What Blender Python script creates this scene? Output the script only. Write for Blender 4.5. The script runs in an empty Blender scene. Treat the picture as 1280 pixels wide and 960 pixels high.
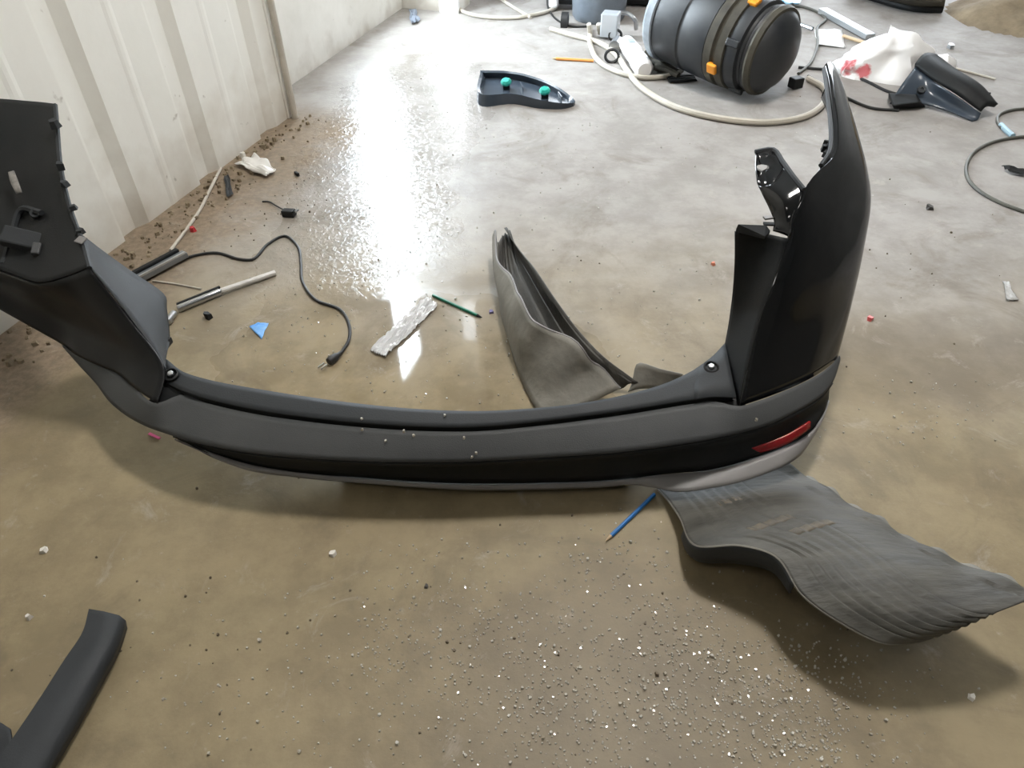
import bpy, math, random
from mathutils import Vector as V, Matrix, noise
random.seed(7)
scene = bpy.context.scene
COL = scene.collection

# ------------------------------------------------------------------ camera
F, H, TH, ROLL = 924.0, 1.4, math.radians(41.9), math.radians(1.0)
FW = V((0, math.cos(TH), -math.sin(TH)))
RT0 = V((1, 0, 0)); UP0 = RT0.cross(FW)
RT = RT0 * math.cos(ROLL) - UP0 * math.sin(ROLL)
UP = RT0 * math.sin(ROLL) + UP0 * math.cos(ROLL)
cam_d = bpy.data.cameras.new('camera'); cam = bpy.data.objects.new('camera', cam_d); COL.objects.link(cam)
cam_d.sensor_width = 36.0; cam_d.lens = 36.0 * F / 1280.0; cam_d.clip_start = 0.02
cam.matrix_world = Matrix(((RT.x, UP.x, -FW.x, 0), (RT.y, UP.y, -FW.y, 0), (RT.z, UP.z, -FW.z, H), (0, 0, 0, 1)))
scene.camera = cam

# ------------------------------------------------------------------ world, exposure
w = bpy.data.worlds.new('overcast_sky'); scene.world = w; w.use_nodes = True
bg = w.node_tree.nodes['Background']
bg.inputs['Color'].default_value = (0.86, 0.93, 1.0, 1)
bg.inputs['Strength'].default_value = 9.0
scene.view_settings.view_transform = 'Standard'
scene.view_settings.look = 'None'
scene.view_settings.gamma = 1.0
scene.view_settings.use_curve_mapping = False
scene.view_settings.exposure = 0.3
scene.cycles.use_denoising = True
scene.cycles.max_bounces = 8
scene.cycles.sample_clamp_indirect = 6.0
LAMP_L = 85.0        # radiance of the ceiling lamps
WIN_L = 46.0         # radiance of the bright window by the corner

def P(x, y, z=0.0):
    """point of the place at height z that photo pixel (x, y) looks at"""
    d = FW + RT * ((x - 640) / F) + UP * ((480 - y) / F)
    return V((0, 0, H)) + d * ((z - H) / d.z)

# ------------------------------------------------------------------ mesh helpers
def cr(pts, n):
    """Catmull-Rom resample to n points"""
    pts = [V(p) for p in pts]
    if len(pts) == 2:
        return [pts[0].lerp(pts[1], i / (n - 1)) for i in range(n)]
    L = [0]
    for a, b in zip(pts, pts[1:]): L.append(L[-1] + max((b - a).length, 1e-6) ** 0.5)
    out = []
    ext = [pts[0] * 2 - pts[1]] + pts + [pts[-1] * 2 - pts[-2]]
    k = [2 * 0 - (L[1])] + L + [2 * L[-1] - L[-2]]
    for i in range(n):
        t = L[-1] * i / (n - 1); j = 0
        while j < len(L) - 2 and t > L[j + 1]: j += 1
        p0, p1, p2, p3 = ext[j:j + 4]; t0, t1, t2, t3 = k[j:j + 4]
        A1 = p0 * ((t1 - t) / (t1 - t0)) + p1 * ((t - t0) / (t1 - t0))
        A2 = p1 * ((t2 - t) / (t2 - t1)) + p2 * ((t - t1) / (t2 - t1))
        A3 = p2 * ((t3 - t) / (t3 - t2)) + p3 * ((t - t2) / (t3 - t2))
        B1 = A1 * ((t2 - t) / (t2 - t0)) + A2 * ((t - t0) / (t2 - t0))
        B2 = A2 * ((t3 - t) / (t3 - t1)) + A3 * ((t - t1) / (t3 - t1))
        out.append(B1 * ((t2 - t) / (t2 - t1)) + B2 * ((t - t1) / (t2 - t1)))
    return out

class MB:
    def __init__(s): s.v = []; s.f = []
    def grid(s, rows, nu=None, nv=None):
        rows = [[V(p) for p in r] for r in rows]
        if nu: rows = [cr(r, nu) for r in rows]
        if nv:
            cols = [cr([r[i] for r in rows], nv) for i in range(len(rows[0]))]
            rows = [[c[j] for c in cols] for j in range(nv)]
        o = len(s.v); m = len(rows[0])
        for r in rows: s.v += r
        for j in range(len(rows) - 1):
            for i in range(m - 1):
                a = o + j * m + i
                s.f.append((a, a + 1, a + m + 1, a + m))
        return s
    def tube(s, pts, r, seg=8, n=None, r2=None):
        pts = cr(pts, n) if n else [V(p) for p in pts]
        o = len(s.v); N = len(pts); up = V((0, 0, 1)); prev = None
        for i, p in enumerate(pts):
            t = (pts[min(i + 1, N - 1)] - pts[max(i - 1, 0)]).normalized()
            if prev is None: a = t.cross(up if abs(t.z) < .9 else V((1, 0, 0))).normalized()
            else: a = (prev - t * prev.dot(t)).normalized()
            prev = a; b = t.cross(a)
            rr = r if r2 is None else r + (r2 - r) * i / (N - 1)
            for q in range(seg):
                an = 2 * math.pi * q / seg
                s.v.append(p + (a * math.cos(an) + b * math.sin(an)) * rr)
        for i in range(N - 1):
            for q in range(seg):
                a0 = o + i * seg + q; a1 = o + i * seg + (q + 1) % seg
                s.f.append((a0, a1, a1 + seg, a0 + seg))
        s.f.append(tuple(o + q for q in reversed(range(seg))))
        s.f.append(tuple(o + (N - 1) * seg + q for q in range(seg)))
        return s
    def lathe(s, base, axis, prof, seg=24):
        """prof: list of (distance along the axis, radius)"""
        ax = V(axis).normalized(); a = ax.cross(V((0, 0, 1)) if abs(ax.z) < .9 else V((1, 0, 0))).normalized(); b = ax.cross(a)
        o = len(s.v)
        for d, r in prof:
            for q in range(seg):
                an = 2 * math.pi * q / seg
                s.v.append(V(base) + ax * d + (a * math.cos(an) + b * math.sin(an)) * max(r, 1e-4))
        for i in range(len(prof) - 1):
            for q in range(seg):
                a0 = o + i * seg + q; a1 = o + i * seg + (q + 1) % seg
                s.f.append((a0, a0 + seg, a1 + seg, a1))
        s.f.append(tuple(o + q for q in range(seg)))
        s.f.append(tuple(o + (len(prof) - 1) * seg + q for q in reversed(range(seg))))
        return s
    def box(s, c, size, X=(1, 0, 0), Z=(0, 0, 1)):
        X = V(X).normalized(); Z = V(Z); Z = (Z - X * Z.dot(X)).normalized(); Y = Z.cross(X); o = len(s.v)
        for k in (-.5, .5):
            for j, i in ((-.5, -.5), (-.5, .5), (.5, .5), (.5, -.5)):
                s.v.append(V(c) + X * (i * size[0]) + Y * (j * size[1]) + Z * (k * size[2]))
        for q in ((3, 2, 1, 0), (4, 5, 6, 7), (0, 1, 5, 4), (1, 2, 6, 5), (2, 3, 7, 6), (3, 0, 4, 7)):
            s.f.append(tuple(o + i for i in q))
        return s
    def prism(s, bottom, top):
        n = len(bottom); o = len(s.v)
        s.v += [V(p) for p in bottom] + [V(p) for p in top]
        s.f.append(tuple(o + i for i in reversed(range(n)))); s.f.append(tuple(o + n + i for i in range(n)))
        for i in range(n):
            j = (i + 1) % n; s.f.append((o + i, o + j, o + n + j, o + n + i))
        return s
    def shard(s, c, size):
        """little angular chip lying on something at c"""
        o = len(s.v); n = random.choice((4, 5, 5, 6)); a0 = random.random() * 6.28
        hz = size * random.uniform(.35, .8); tl = V((random.gauss(0, .14), random.gauss(0, .14), 1)).normalized()
        for k in (0, 1):
            for i in range(n):
                an = a0 + 6.28318 * i / n + random.uniform(-.3, .3); r = size * .5 * random.uniform(.7, 1.15) * (1 if k == 0 else .8)
                x, y = math.cos(an) * r, math.sin(an) * r
                s.v.append(V(c) + V((x, y, 0 if k == 0 else hz - (x * tl.x + y * tl.y) / tl.z)))
        s.f.append(tuple(o + i for i in reversed(range(n)))); s.f.append(tuple(o + n + i for i in range(n)))
        for i in range(n):
            j = (i + 1) % n; s.f.append((o + i, o + j, o + n + j, o + n + i))
        return s

def root_loc(p):
    return V(p['_base']) if p is not None and '_base' in p else V((0, 0, 0))

def obj(name, mb, mat, parent=None, smooth=35, solid=0, bevel=0, subsurf=0, offset=-1, base=None):
    loc = V(base) if (base is not None and parent is None) else V((0, 0, 0))
    rl = loc if parent is None else V(ROOT[parent.name])
    me = bpy.data.meshes.new(name)
    me.from_pydata([tuple(p - rl) for p in mb.v], [], mb.f); me.update()
    me.materials.append(mat)
    if smooth:
        me.shade_smooth()
        if smooth < 180: me.set_sharp_from_angle(angle=math.radians(smooth))
    o = bpy.data.objects.new(name, me); COL.objects.link(o)
    if parent is not None: o.parent = parent
    else: o.location = loc
    ROOT[o.name] = rl
    if solid:
        m = o.modifiers.new('thickness', 'SOLIDIFY'); m.thickness = solid; m.offset = offset
    if bevel:
        m = o.modifiers.new('bevel', 'BEVEL'); m.width = bevel; m.segments = 2; m.limit_method = 'ANGLE'
    if subsurf:
        m = o.modifiers.new('sub', 'SUBSURF'); m.levels = subsurf; m.render_levels = subsurf
    return o
ROOT = {}
def thing(name, label, cat, loc, group=None):
    o = bpy.data.objects.new(name, None); COL.objects.link(o); o.location = V(loc); o.empty_display_size = .05
    ROOT[o.name] = V(loc)
    return tag(o, label, cat, group)
def tag(o, label=None, cat=None, group=None, kind=None):
    if label: o['label'] = label
    if cat: o['category'] = cat
    if group: o['group'] = group
    if kind: o['kind'] = kind
    return o

# ------------------------------------------------------------------ materials
def mat(name, col, rough=.5, metal=0, col2=None, nscale=8, namt=.5, bump=0, bscale=60, spec=.5, coat=0, trans=0, rough2=None, stretch=None, alpha=1):
    m = bpy.data.materials.new(name); m.use_nodes = True; nt = m.node_tree; n = nt.nodes; l = nt.links
    b = n['Principled BSDF']
    b.inputs['Base Color'].default_value = (*col, 1); b.inputs['Roughness'].default_value = rough
    b.inputs['Metallic'].default_value = metal; b.inputs['Specular IOR Level'].default_value = spec
    b.inputs['Coat Weight'].default_value = coat; b.inputs['Coat Roughness'].default_value = .03
    b.inputs['Transmission Weight'].default_value = trans; b.inputs['Alpha'].default_value = alpha
    tc = n.new('ShaderNodeTexCoord'); vec = tc.outputs['Object']
    if stretch:
        mp = n.new('ShaderNodeMapping'); mp.inputs['Scale'].default_value = stretch; l.new(vec, mp.inputs[0]); vec = mp.outputs[0]
    if col2 or rough2 is not None:
        nz = n.new('ShaderNodeTexNoise'); nz.inputs['Scale'].default_value = nscale; nz.inputs['Detail'].default_value = 6
        nz.inputs['Roughness'].default_value = .65; l.new(vec, nz.inputs['Vector'])
        rp = n.new('ShaderNodeMapRange'); rp.inputs['From Min'].default_value = .5 - .25 * (1.2 - namt); rp.inputs['From Max'].default_value = .5 + .25 * (1.2 - namt)
        l.new(nz.outputs['Fac'], rp.inputs['Value'])
        if col2:
            mx = n.new('ShaderNodeMix'); mx.data_type = 'RGBA'
            mx.inputs[6].default_value = (*col, 1); mx.inputs[7].default_value = (*col2, 1)
            l.new(rp.outputs[0], mx.inputs[0]); l.new(mx.outputs[2], b.inputs['Base Color'])
        if rough2 is not None:
            mr = n.new('ShaderNodeMapRange'); mr.inputs['To Min'].default_value = rough; mr.inputs['To Max'].default_value = rough2
            l.new(rp.outputs[0], mr.inputs['Value']); l.new(mr.outputs[0], b.inputs['Roughness'])
    if bump:
        nb = n.new('ShaderNodeTexNoise'); nb.inputs['Scale'].default_value = bscale; nb.inputs['Detail'].default_value = 4
        l.new(vec, nb.inputs['Vector']); bp = n.new('ShaderNodeBump'); bp.inputs['Strength'].default_value = bump; bp.inputs['Distance'].default_value = .01
        l.new(nb.outputs['Fac'], bp.inputs['Height']); l.new(bp.outputs[0], b.inputs['Normal'])
    return m
def emit(name, col, strength):
    m = bpy.data.materials.new(name); m.use_nodes = True; nt = m.node_tree; nt.nodes.clear()
    e = nt.nodes.new('ShaderNodeEmission'); e.inputs[0].default_value = (*col, 1); e.inputs[1].default_value = strength
    o = nt.nodes.new('ShaderNodeOutputMaterial'); nt.links.new(e.outputs[0], o.inputs[0]); return m

def floor_material():
    m = bpy.data.materials.new('muddy_concrete'); m.use_nodes = True; nt = m.node_tree; n = nt.nodes; l = nt.links
    b = n['Principled BSDF']; tc = n.new('ShaderNodeTexCoord'); pos = tc.outputs['Object']
    sep = n.new('ShaderNodeSeparateXYZ'); l.new(pos, sep.inputs[0])
    def N(scale, detail=5, rough=.6, vec=None, dist=0):
        z = n.new('ShaderNodeTexNoise'); z.inputs['Scale'].default_value = scale; z.inputs['Detail'].default_value = detail
        z.inputs['Roughness'].default_value = rough; z.inputs['Distortion'].default_value = dist; l.new(vec or pos, z.inputs['Vector']); return z.outputs['Fac']
    def MR(v, a, c, lo=0, hi=1, smooth=True):
        r = n.new('ShaderNodeMapRange'); r.interpolation_type = 'SMOOTHSTEP' if smooth else 'LINEAR'
        for k, q in zip(('From Min', 'From Max', 'To Min', 'To Max'), (a, c, lo, hi)): r.inputs[k].default_value = q
        l.new(v, r.inputs['Value']); return r.outputs[0]
    def MA(op, a, c=None, d=None):
        q = n.new('ShaderNodeMath'); q.operation = op
        for i, v in enumerate((a, c, d)):
            if v is None: continue
            if isinstance(v, (int, float)): q.inputs[i].default_value = v
            else: l.new(v, q.inputs[i])
        return q.outputs[0]
    def MX(f, a, c):
        q = n.new('ShaderNodeMix'); q.data_type = 'RGBA'
        if isinstance(f, (int, float)): q.inputs[0].default_value = f
        else: l.new(f, q.inputs[0])
        for i, v in ((6, a), (7, c)):
            if isinstance(v, tuple): q.inputs[i].default_value = (*v, 1)
            else: l.new(v, q.inputs[i])
        return q.outputs[2]
    def ell(cx, cy, rx, ry, wob=.5, sc=2.5, soft=.5, ang=0):
        mp = n.new('ShaderNodeMapping'); mp.vector_type = 'TEXTURE'
        mp.inputs['Location'].default_value = (cx, cy, 0); mp.inputs['Rotation'].default_value = (0, 0, ang); mp.inputs['Scale'].default_value = (rx, ry, 1)
        l.new(pos, mp.inputs[0]); ln = n.new('ShaderNodeVectorMath'); ln.operation = 'LENGTH'; l.new(mp.outputs[0], ln.inputs[0])
        v = MA('ADD', ln.outputs['Value'], MA('MULTIPLY', MA('SUBTRACT', N(sc, 4), .5), wob * 2))
        return MR(v, 1 - soft, 1 + soft, 1, 0)
    big = N(1.1, 6, .6, dist=.4); mid = N(4.5, 8, .68); fine = N(38, 5, .7)
    # dry grey concrete at the back, brown mud trodden over the near part and along the wall
    conc = MX(MR(mid, .35, .65), CONC_A, CONC_B)
    mud = MX(MR(mid, .36, .64), MUD_A, MUD_B)
    yw = MA('ADD', sep.outputs['Y'], MA('MULTIPLY', MA('SUBTRACT', big, .5), 1.6))
    yw = MA('ADD', yw, MA('MULTIPLY', sep.outputs['X'], .25))
    f_mud = MR(yw, 1.15, 2.9, 1, 0)
    col = MX(f_mud, conc, mud)
    wn = MA('ADD', MA('MULTIPLY', sep.outputs['X'], .951), MA('MULTIPLY', sep.outputs['Y'], -.309))
    wall_dirt = MR(MA('ADD', wn, MA('MULTIPLY', MA('SUBTRACT', N(5, 5), .5), .5)), -1.86, -1.55, 1, 0)
    wt = MA('ADD', MA('MULTIPLY', sep.outputs['X'], .309), MA('MULTIPLY', sep.outputs['Y'], .951))
    wall_dirt = MA('MULTIPLY', wall_dirt, MR(wt, 2.9, 3.3, 1, 0))
    col = MX(wall_dirt, col, MX(MR(fine, .35, .65), DIRT_A, DIRT_B))
    # darker damp stains and pale scuffs
    col = MX(MA('MULTIPLY', MR(N(2.3, 6, .7, dist=1.2), .5, .68), .38), col, STAIN)
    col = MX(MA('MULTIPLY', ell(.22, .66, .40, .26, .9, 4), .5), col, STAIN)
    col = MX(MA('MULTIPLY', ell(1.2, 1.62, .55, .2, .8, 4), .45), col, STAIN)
    col = MX(MA('MULTIPLY', MR(N(7, 7, .75, dist=.8), .56, .72), .4), col, SCUFF)
    col = MX(MR(fine, .62, .75, 0, .35), col, SCUFF)
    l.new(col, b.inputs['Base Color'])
    # water: a puddle behind the bumper, a wet rippled sheet towards the corner, damp mud in front
    puddle = ell(-.32, 1.62, .62, .42, .35, 2.2, .25)
    sheet = ell(-.52, 3.15, .44, 1.75, .45, 2.4, .45, -.06)
    damp = ell(.1, .75, 1.6, .75, .6, 1.5, .5)
    back = MR(MA('ADD', sep.outputs['Y'], MA('MULTIPLY', MA('SUBTRACT', big, .5), 1.0)), 2.6, 4.2)
    r = MA('SUBTRACT', .78, MA('MULTIPLY', damp, .26))
    r = MA('SUBTRACT', r, MA('MULTIPLY', back, .06))
    wet = MA('MAXIMUM', puddle, sheet)
    r = MX(wet, r, MX(puddle, (.11, .11, .11), (.04, .04, .04)))
    l.new(r, b.inputs['Roughness'])
    b.inputs['Specular IOR Level'].default_value = .5
    # relief
    rip = N(46, 4, .6, dist=.8)
    h = MA('ADD', MA('MULTIPLY', mid, .6), MA('MULTIPLY', fine, .25))
    hb = MA('MULTIPLY', h, MA('SUBTRACT', 1.0, MA('MULTIPLY', wet, .96)))
    hr = MA('MULTIPLY', MA('MULTIPLY', MR(rip, .4, .7), sheet), MA('SUBTRACT', 1.0, puddle))
    hh = MA('ADD', hb, MA('MULTIPLY', hr, .22))
    bp = n.new('ShaderNodeBump'); bp.inputs['Strength'].default_value = .5; bp.inputs['Distance'].default_value = .006
    l.new(hh, bp.inputs['Height']); l.new(bp.outputs[0], b.inputs['Normal'])
    return m
CONC_A, CONC_B = (.345, .325, .305), (.262, .242, .222)
MUD_A, MUD_B = (.30, .238, .138), (.215, .168, .096)
DIRT_A, DIRT_B = (.27, .205, .14), (.185, .14, .095)
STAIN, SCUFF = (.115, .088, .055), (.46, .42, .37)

M = {}
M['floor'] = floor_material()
M['wall'] = mat('cream_sheet_metal', (.89, .885, .83), .5, col2=(.83, .82, .76), nscale=3, namt=.3, bump=.08, bscale=14)
M['wall2'] = mat('pale_plaster', (.78, .76, .71), .6, col2=(.66, .64, .58), nscale=4, namt=.3)
M['white'] = mat('white_paint', (.82, .82, .8), .45)
M['ceil'] = mat('ceiling_sheet', (.36, .36, .35), .6)
M['dark_wall'] = mat('dull_block', (.17, .16, .145), .8, col2=(.12, .112, .10), nscale=3)
M['gloss'] = mat('gloss_black_paint', (.004, .005, .006), .06, col2=(.008, .008, .008), nscale=5, rough2=.13, spec=.5)
M['plastic'] = mat('textured_grey_plastic', (.050, .053, .056), .5, col2=(.075, .077, .077), nscale=5, namt=.2, bump=.12, bscale=420, rough2=.62, spec=.35)
M['dark_plastic'] = mat('black_plastic', (.010, .012, .013), .48, col2=(.022, .022, .022), nscale=6, rough2=.6, bump=.08, bscale=300, spec=.2)
M['mid_plastic'] = mat('charcoal_plastic', (.026, .029, .032), .5, col2=(.040, .043, .046), nscale=4, rough2=.65, bump=.08, bscale=300, spec=.25)
M['satin'] = mat('satin_black_panel', (.006, .007, .008), .28, col2=(.012, .012, .012), nscale=5, rough2=.36, spec=.22)
M['silver_plastic'] = mat('silver_grey_plastic', (.23, .22, .215), .42, col2=(.19, .18, .175), nscale=6)
M['red'] = mat('red_reflector', (.30, .010, .014), .18, spec=.6)
M['steel'] = mat('bright_steel', (.62, .64, .66), .28, metal=1, col2=(.45, .46, .48), nscale=20)
M['clip'] = mat('green_clip_plastic', (.02, .42, .33), .35)
M['hose'] = mat('dusty_cream_hose', (.58, .54, .47), .55, col2=(.42, .38, .31), nscale=6)
M['cable'] = mat('black_rubber_cable', (.018, .018, .018), .5)
M['graycable'] = mat('dusty_grey_cable', (.12, .12, .10), .55, col2=(.07, .07, .06), nscale=12)
M['orange'] = mat('orange_plastic', (.85, .32, .02), .4)
M['bag'] = mat('white_plastic_film', (.88, .87, .86), .35)
M['paper'] = mat('white_paper', (.86, .86, .85), .7)
M['dirt'] = mat('loose_brown_dirt', (.27, .215, .14), .95, col2=(.16, .122, .078), nscale=9, bump=.5, bscale=25)

def add_stains(m, hmax, tint):
    """mud splashed up the foot of the wall and scattered scuffs"""
    nt = m.node_tree; n = nt.nodes; l = nt.links; b = n['Principled BSDF']
    geo = n.new('ShaderNodeNewGeometry'); sp = n.new('ShaderNodeSeparateXYZ'); l.new(geo.outputs['Position'], sp.inputs[0])
    z1 = n.new('ShaderNodeTexNoise'); z1.inputs['Scale'].default_value = 6; z1.inputs['Detail'].default_value = 7; l.new(geo.outputs['Position'], z1.inputs['Vector'])
    ad = n.new('ShaderNodeMath'); ad.operation = 'MULTIPLY_ADD'; ad.inputs[1].default_value = -.7; l.new(z1.outputs['Fac'], ad.inputs[0]); l.new(sp.outputs['Z'], ad.inputs[2])
    r1 = n.new('ShaderNodeMapRange'); r1.inputs['From Min'].default_value = -.42; r1.inputs['From Max'].default_value = hmax - .35; r1.inputs['To Min'].default_value = .55; r1.inputs['To Max'].default_value = 0
    l.new(ad.outputs[0], r1.inputs['Value'])
    z2 = n.new('ShaderNodeTexNoise'); z2.inputs['Scale'].default_value = 16; z2.inputs['Detail'].default_value = 3; l.new(geo.outputs['Position'], z2.inputs['Vector'])
    r2 = n.new('ShaderNodeMapRange'); r2.inputs['From Min'].default_value = .70; r2.inputs['From Max'].default_value = .76; r2.inputs['To Max'].default_value = .6; l.new(z2.outputs['Fac'], r2.inputs['Value'])
    src = b.inputs['Base Color'].links[0].from_socket
    for fac, c in ((r1.outputs[0], tint), (r2.outputs[0], (.30, .26, .20))):
        mx = n.new('ShaderNodeMix'); mx.data_type = 'RGBA'; l.new(fac, mx.inputs[0]); l.new(src, mx.inputs[6]); mx.inputs[7].default_value = (*c, 1); src = mx.outputs[2]
    l.new(src, b.inputs['Base Color'])
add_stains(M['wall'], .3, (.42, .34, .24)); add_stains(M['wall2'], .12, (.36, .30, .23))
# ------------------------------------------------------------------ structure
D = V((.309, .951, 0)); NN = V((.951, -.309, 0))          # along the left wall, and out of it
def W(t, nn, z=0): p = D * t + NN * nn; return V((p.x, p.y, z))
CEIL = 4.2
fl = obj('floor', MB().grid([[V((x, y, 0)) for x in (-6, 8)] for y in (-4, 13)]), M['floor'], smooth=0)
tag(fl, 'brown muddy wet concrete workshop floor', kind='structure')

wl = obj('wall_left', MB().box(W(.0, -2.13, CEIL / 2), (6.02, .06, CEIL), D), M['wall'], smooth=0)
tag(wl, 'cream ribbed sheet metal wall', kind='structure')
mb = MB()
prof = [(0, 0), (.085, 0), (.135, .024), (.27, .024), (.285, .026), (.300, .026), (.315, .024), (.448, .026), (.458, .025), (.462, 0)]
rows = [[W(u, -2.10 + off, z) for u, off in prof] for z in (0.0, .9, 2.0, CEIL)]
mb.grid(rows)
pan0 = obj('wall_panel', mb, M['wall'], wl, smooth=0)
for k in range(-6, 2):
    if k == -6: p = pan0
    else:
        p = pan0.copy(); COL.objects.link(p); p.parent = wl
    p.location = D * (1.835 + .462 * k)
# t of the last rib is short of the end post
obj('wall_panel', MB().grid([[W(2.759 + u, -2.10 + off, z) for u, off in prof[:4]] for z in (0.0, .9, 2.0, CEIL)]), M['wall'], wl, smooth=0)
endp = obj('end_post', MB().box(W(3.015, -2.19, CEIL / 2), (.05, .25, CEIL), D), M['wall'], wl, smooth=0, bevel=.004)
w2 = obj('wall_left.001', MB().box(W(3.94, -2.34, CEIL / 2), (1.84, .12, CEIL), D), M['wall2'], smooth=0)
tag(w2, 'flat pale wall beyond the ribbed sheets', kind='structure')
wb = obj('wall_back', MB().box(W(4.92, -2.11, CEIL / 2), (.46, .2, CEIL), NN), M['wall2'], smooth=0)
tag(wb, 'short pale wall at the far corner', kind='structure')
wr = obj('wall_return', MB().box(W(7.1, -2.45, CEIL / 2), (4.1, .12, CEIL), D), M['dark_wall'], smooth=0)
tag(wr, 'dull wall leading off behind the far corner', kind='structure')
# far wall with an open bay door
far = MB(); far.box(W(9.3, -1.0, CEIL / 2), (1.6, .2, CEIL), NN); far.box(W(9.3, 6.3, CEIL / 2), (4.6, .2, CEIL), NN); far.box(W(9.3, 1.9, 3.85), (4.2, .2, .7), NN)
tag(obj('wall_far', far, M['dark_wall'], smooth=0), 'far wall around the open bay door', kind='structure')
tag(obj('wall_right', MB().box((5.6, 2.5, CEIL / 2), (.2, 13, CEIL)), M['dark_wall'], smooth=0), 'plain wall far to the right', kind='structure')
tag(obj('wall_near', MB().box((1, -3.4, CEIL / 2), (10, .2, CEIL)), M['dark_wall'], smooth=0), 'plain wall behind the viewer', kind='structure')
tag(obj('wall_side', MB().box((-3.2, -2.4, CEIL / 2), (2, .2, CEIL)), M['dark_wall'], smooth=0), 'plain wall piece beside the ribbed wall', kind='structure')
tag(obj('ceiling', MB().box((1.2, 3, CEIL + .06), (11, 14, .1)), M['ceil'], smooth=0), 'grey sheet ceiling', kind='structure')
# bright windows by the corner, out of the frame at the top but mirrored in the wet floor
sky_pane = emit('daylit_pane', (.80, .91, 1.0), WIN_L)
sky_pane2 = emit('daylit_translucent_panel', (.90, .96, 1.0), 6.0)
def window(name, t0, t1, nn, z0, z1, along, out, m, label):
    c = (W(t0, nn) + W(t1, nn)) / 2 if along is D else None
    return c
wf = MB(); tA, tB, zA, zB, nW = 4.02, 4.40, .36, 2.6, -2.262
for (ta, tb, za, zb) in ((tA - .04, tA, zA - .04, zB + .04), (tB, tB + .04, zA - .04, zB + .04), (tA, tB, zA - .04, zA), (tA, tB, zB, zB + .04)):
    wf.box(W((ta + tb) / 2, nW, (za + zb) / 2), (tb - ta, .05, zb - za), D)
win = obj('window_1', wf, M['white'], smooth=0); tag(win, 'tall narrow daylit window near the far corner', kind='structure')
obj('pane', MB().box(W((tA + tB) / 2, nW - .008, (zA + zB) / 2), (tB - tA, .02, zB - zA), D), sky_pane, win, smooth=0)
wd = obj('window_2', MB().box(W(4.805, -1.94, 1.35), (.13, .03, 2.7), NN), M['white'], smooth=0)
tag(wd, 'white upright panel glowing with daylight at the far corner', kind='structure')
obj('pane', MB().box(W(4.788, -1.94, 1.36), (.10, .012, 2.64), NN), sky_pane2, wd, smooth=0)

# ceiling lamps
lamp_spots = [((.75, 2.35), 1.3, 'square ceiling lamp over the bumper'), ((-.9, -.9), .15, 'square ceiling lamp behind the viewer to the left'),
              ((2.9, .6), .15, 'square ceiling lamp to the right of the bumper'), ((2.7, 4.6), .22, 'square ceiling lamp over the vacuum corner')]
for (lx, ly), sc, lab in lamp_spots:
    t = thing('ceiling_lamp', lab, 'lamp', (lx, ly, CEIL), 'ceiling lamps')
    obj('housing', MB().box((lx, ly, CEIL - .04), (.62, .62, .1)), M['white'], t, smooth=0, bevel=.01)
    obj('diffuser', MB().box((lx, ly, CEIL - .1), (.54, .54, .02)), emit('lamp_diffuser', (1.0, .965, .92), LAMP_L * sc), t, smooth=0)

# conduit at the corner of the ribbed wall
ct = thing('conduit_pipe', 'thin pale upright pipe at the end of the ribbed wall', 'pipe', W(3.01, -2.045))
obj('pipe', MB().tube([W(3.01, -2.045, 0), W(3.01, -2.045, CEIL)], .016, 10), M['hose'], ct)
for z in (1.2, 2.6): obj('clamp', MB().box(W(3.01, -2.05, z), (.07, .05, .02), D), M['steel'], ct, smooth=0)

# ------------------------------------------------------------------ bumper
def PT(l): return [P(*q) for q in l]
def rail(l, z, zr=None):
    """l: pixels left to right; z: height in the middle, zr: list of (x, dz)"""
    out = []
    for x, y in l:
        dz = 0
        if zr:
            if x <= zr[0][0]: dz = zr[0][1]
            elif x >= zr[-1][0]: dz = zr[-1][1]
            else:
                for (xa, a), (xb, b_) in zip(zr, zr[1:]):
                    if xa <= x <= xb: dz = a + (b_ - a) * (x - xa) / (xb - xa)
        out.append(P(x, y, z + dz))
    return out
LIFT = [(200, 0), (640, 0), (900, .02), (1050, .035)]
R0 = rail([(207, 449), (228, 465), (262, 476), (320, 487), (390, 498), (460, 507), (530, 513), (600, 515), (660, 512), (720, 506), (780, 495), (830, 481), (868, 463), (890, 447), (906, 430)], .215, LIFT)
R1 = rail([(209, 480), (228, 489), (262, 500), (320, 513), (390, 523), (460, 530), (530, 534), (600, 534), (660, 529), (720, 522), (780, 514), (830, 506), (868, 500), (890, 497), (914, 494)], .205, LIFT)
R2 = rail([(205, 487), (228, 494), (262, 505), (320, 518), (390, 528), (460, 535), (530, 539), (600, 539), (660, 534), (720, 527), (780, 519), (830, 511), (868, 505), (890, 502), (920, 500)], .194, LIFT)
R1b = [p.lerp(q, .5) + V((0, .004, -.016)) for p, q in zip(R1, R2)]
R3px = [(216, 545), (247, 554), (310, 566), (372, 572), (460, 577), (530, 578), (590, 577), (681, 572), (760, 567), (835, 558), (880, 551), (925, 541)]
bump_root = thing('car_bumper_cover', 'dark grey and black car bumper cover standing on the wet floor', 'car bumper', P(590, 600, 0))
BR = bump_root
def part(name, mb, m, parent=None, **k): return obj(name, mb, m, parent or BR, **k)
NB = 60
part('top_ledge', MB().grid([R0, [a.lerp(b, .5) + V((0, 0, .001)) for a, b in zip(R0, R1)], R1], NB, 5), M['mid_plastic'], solid=.004)
part('inner_flange', MB().grid([[p + V((0, .012, -.05)) for p in R0], [p + V((0, .006, -.006)) for p in R0], R0], NB, 5), M['dark_plastic'], solid=.003, offset=1)
part('groove', MB().grid([R1, R1b, R2], NB), M['dark_plastic'], smooth=60)
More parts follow.
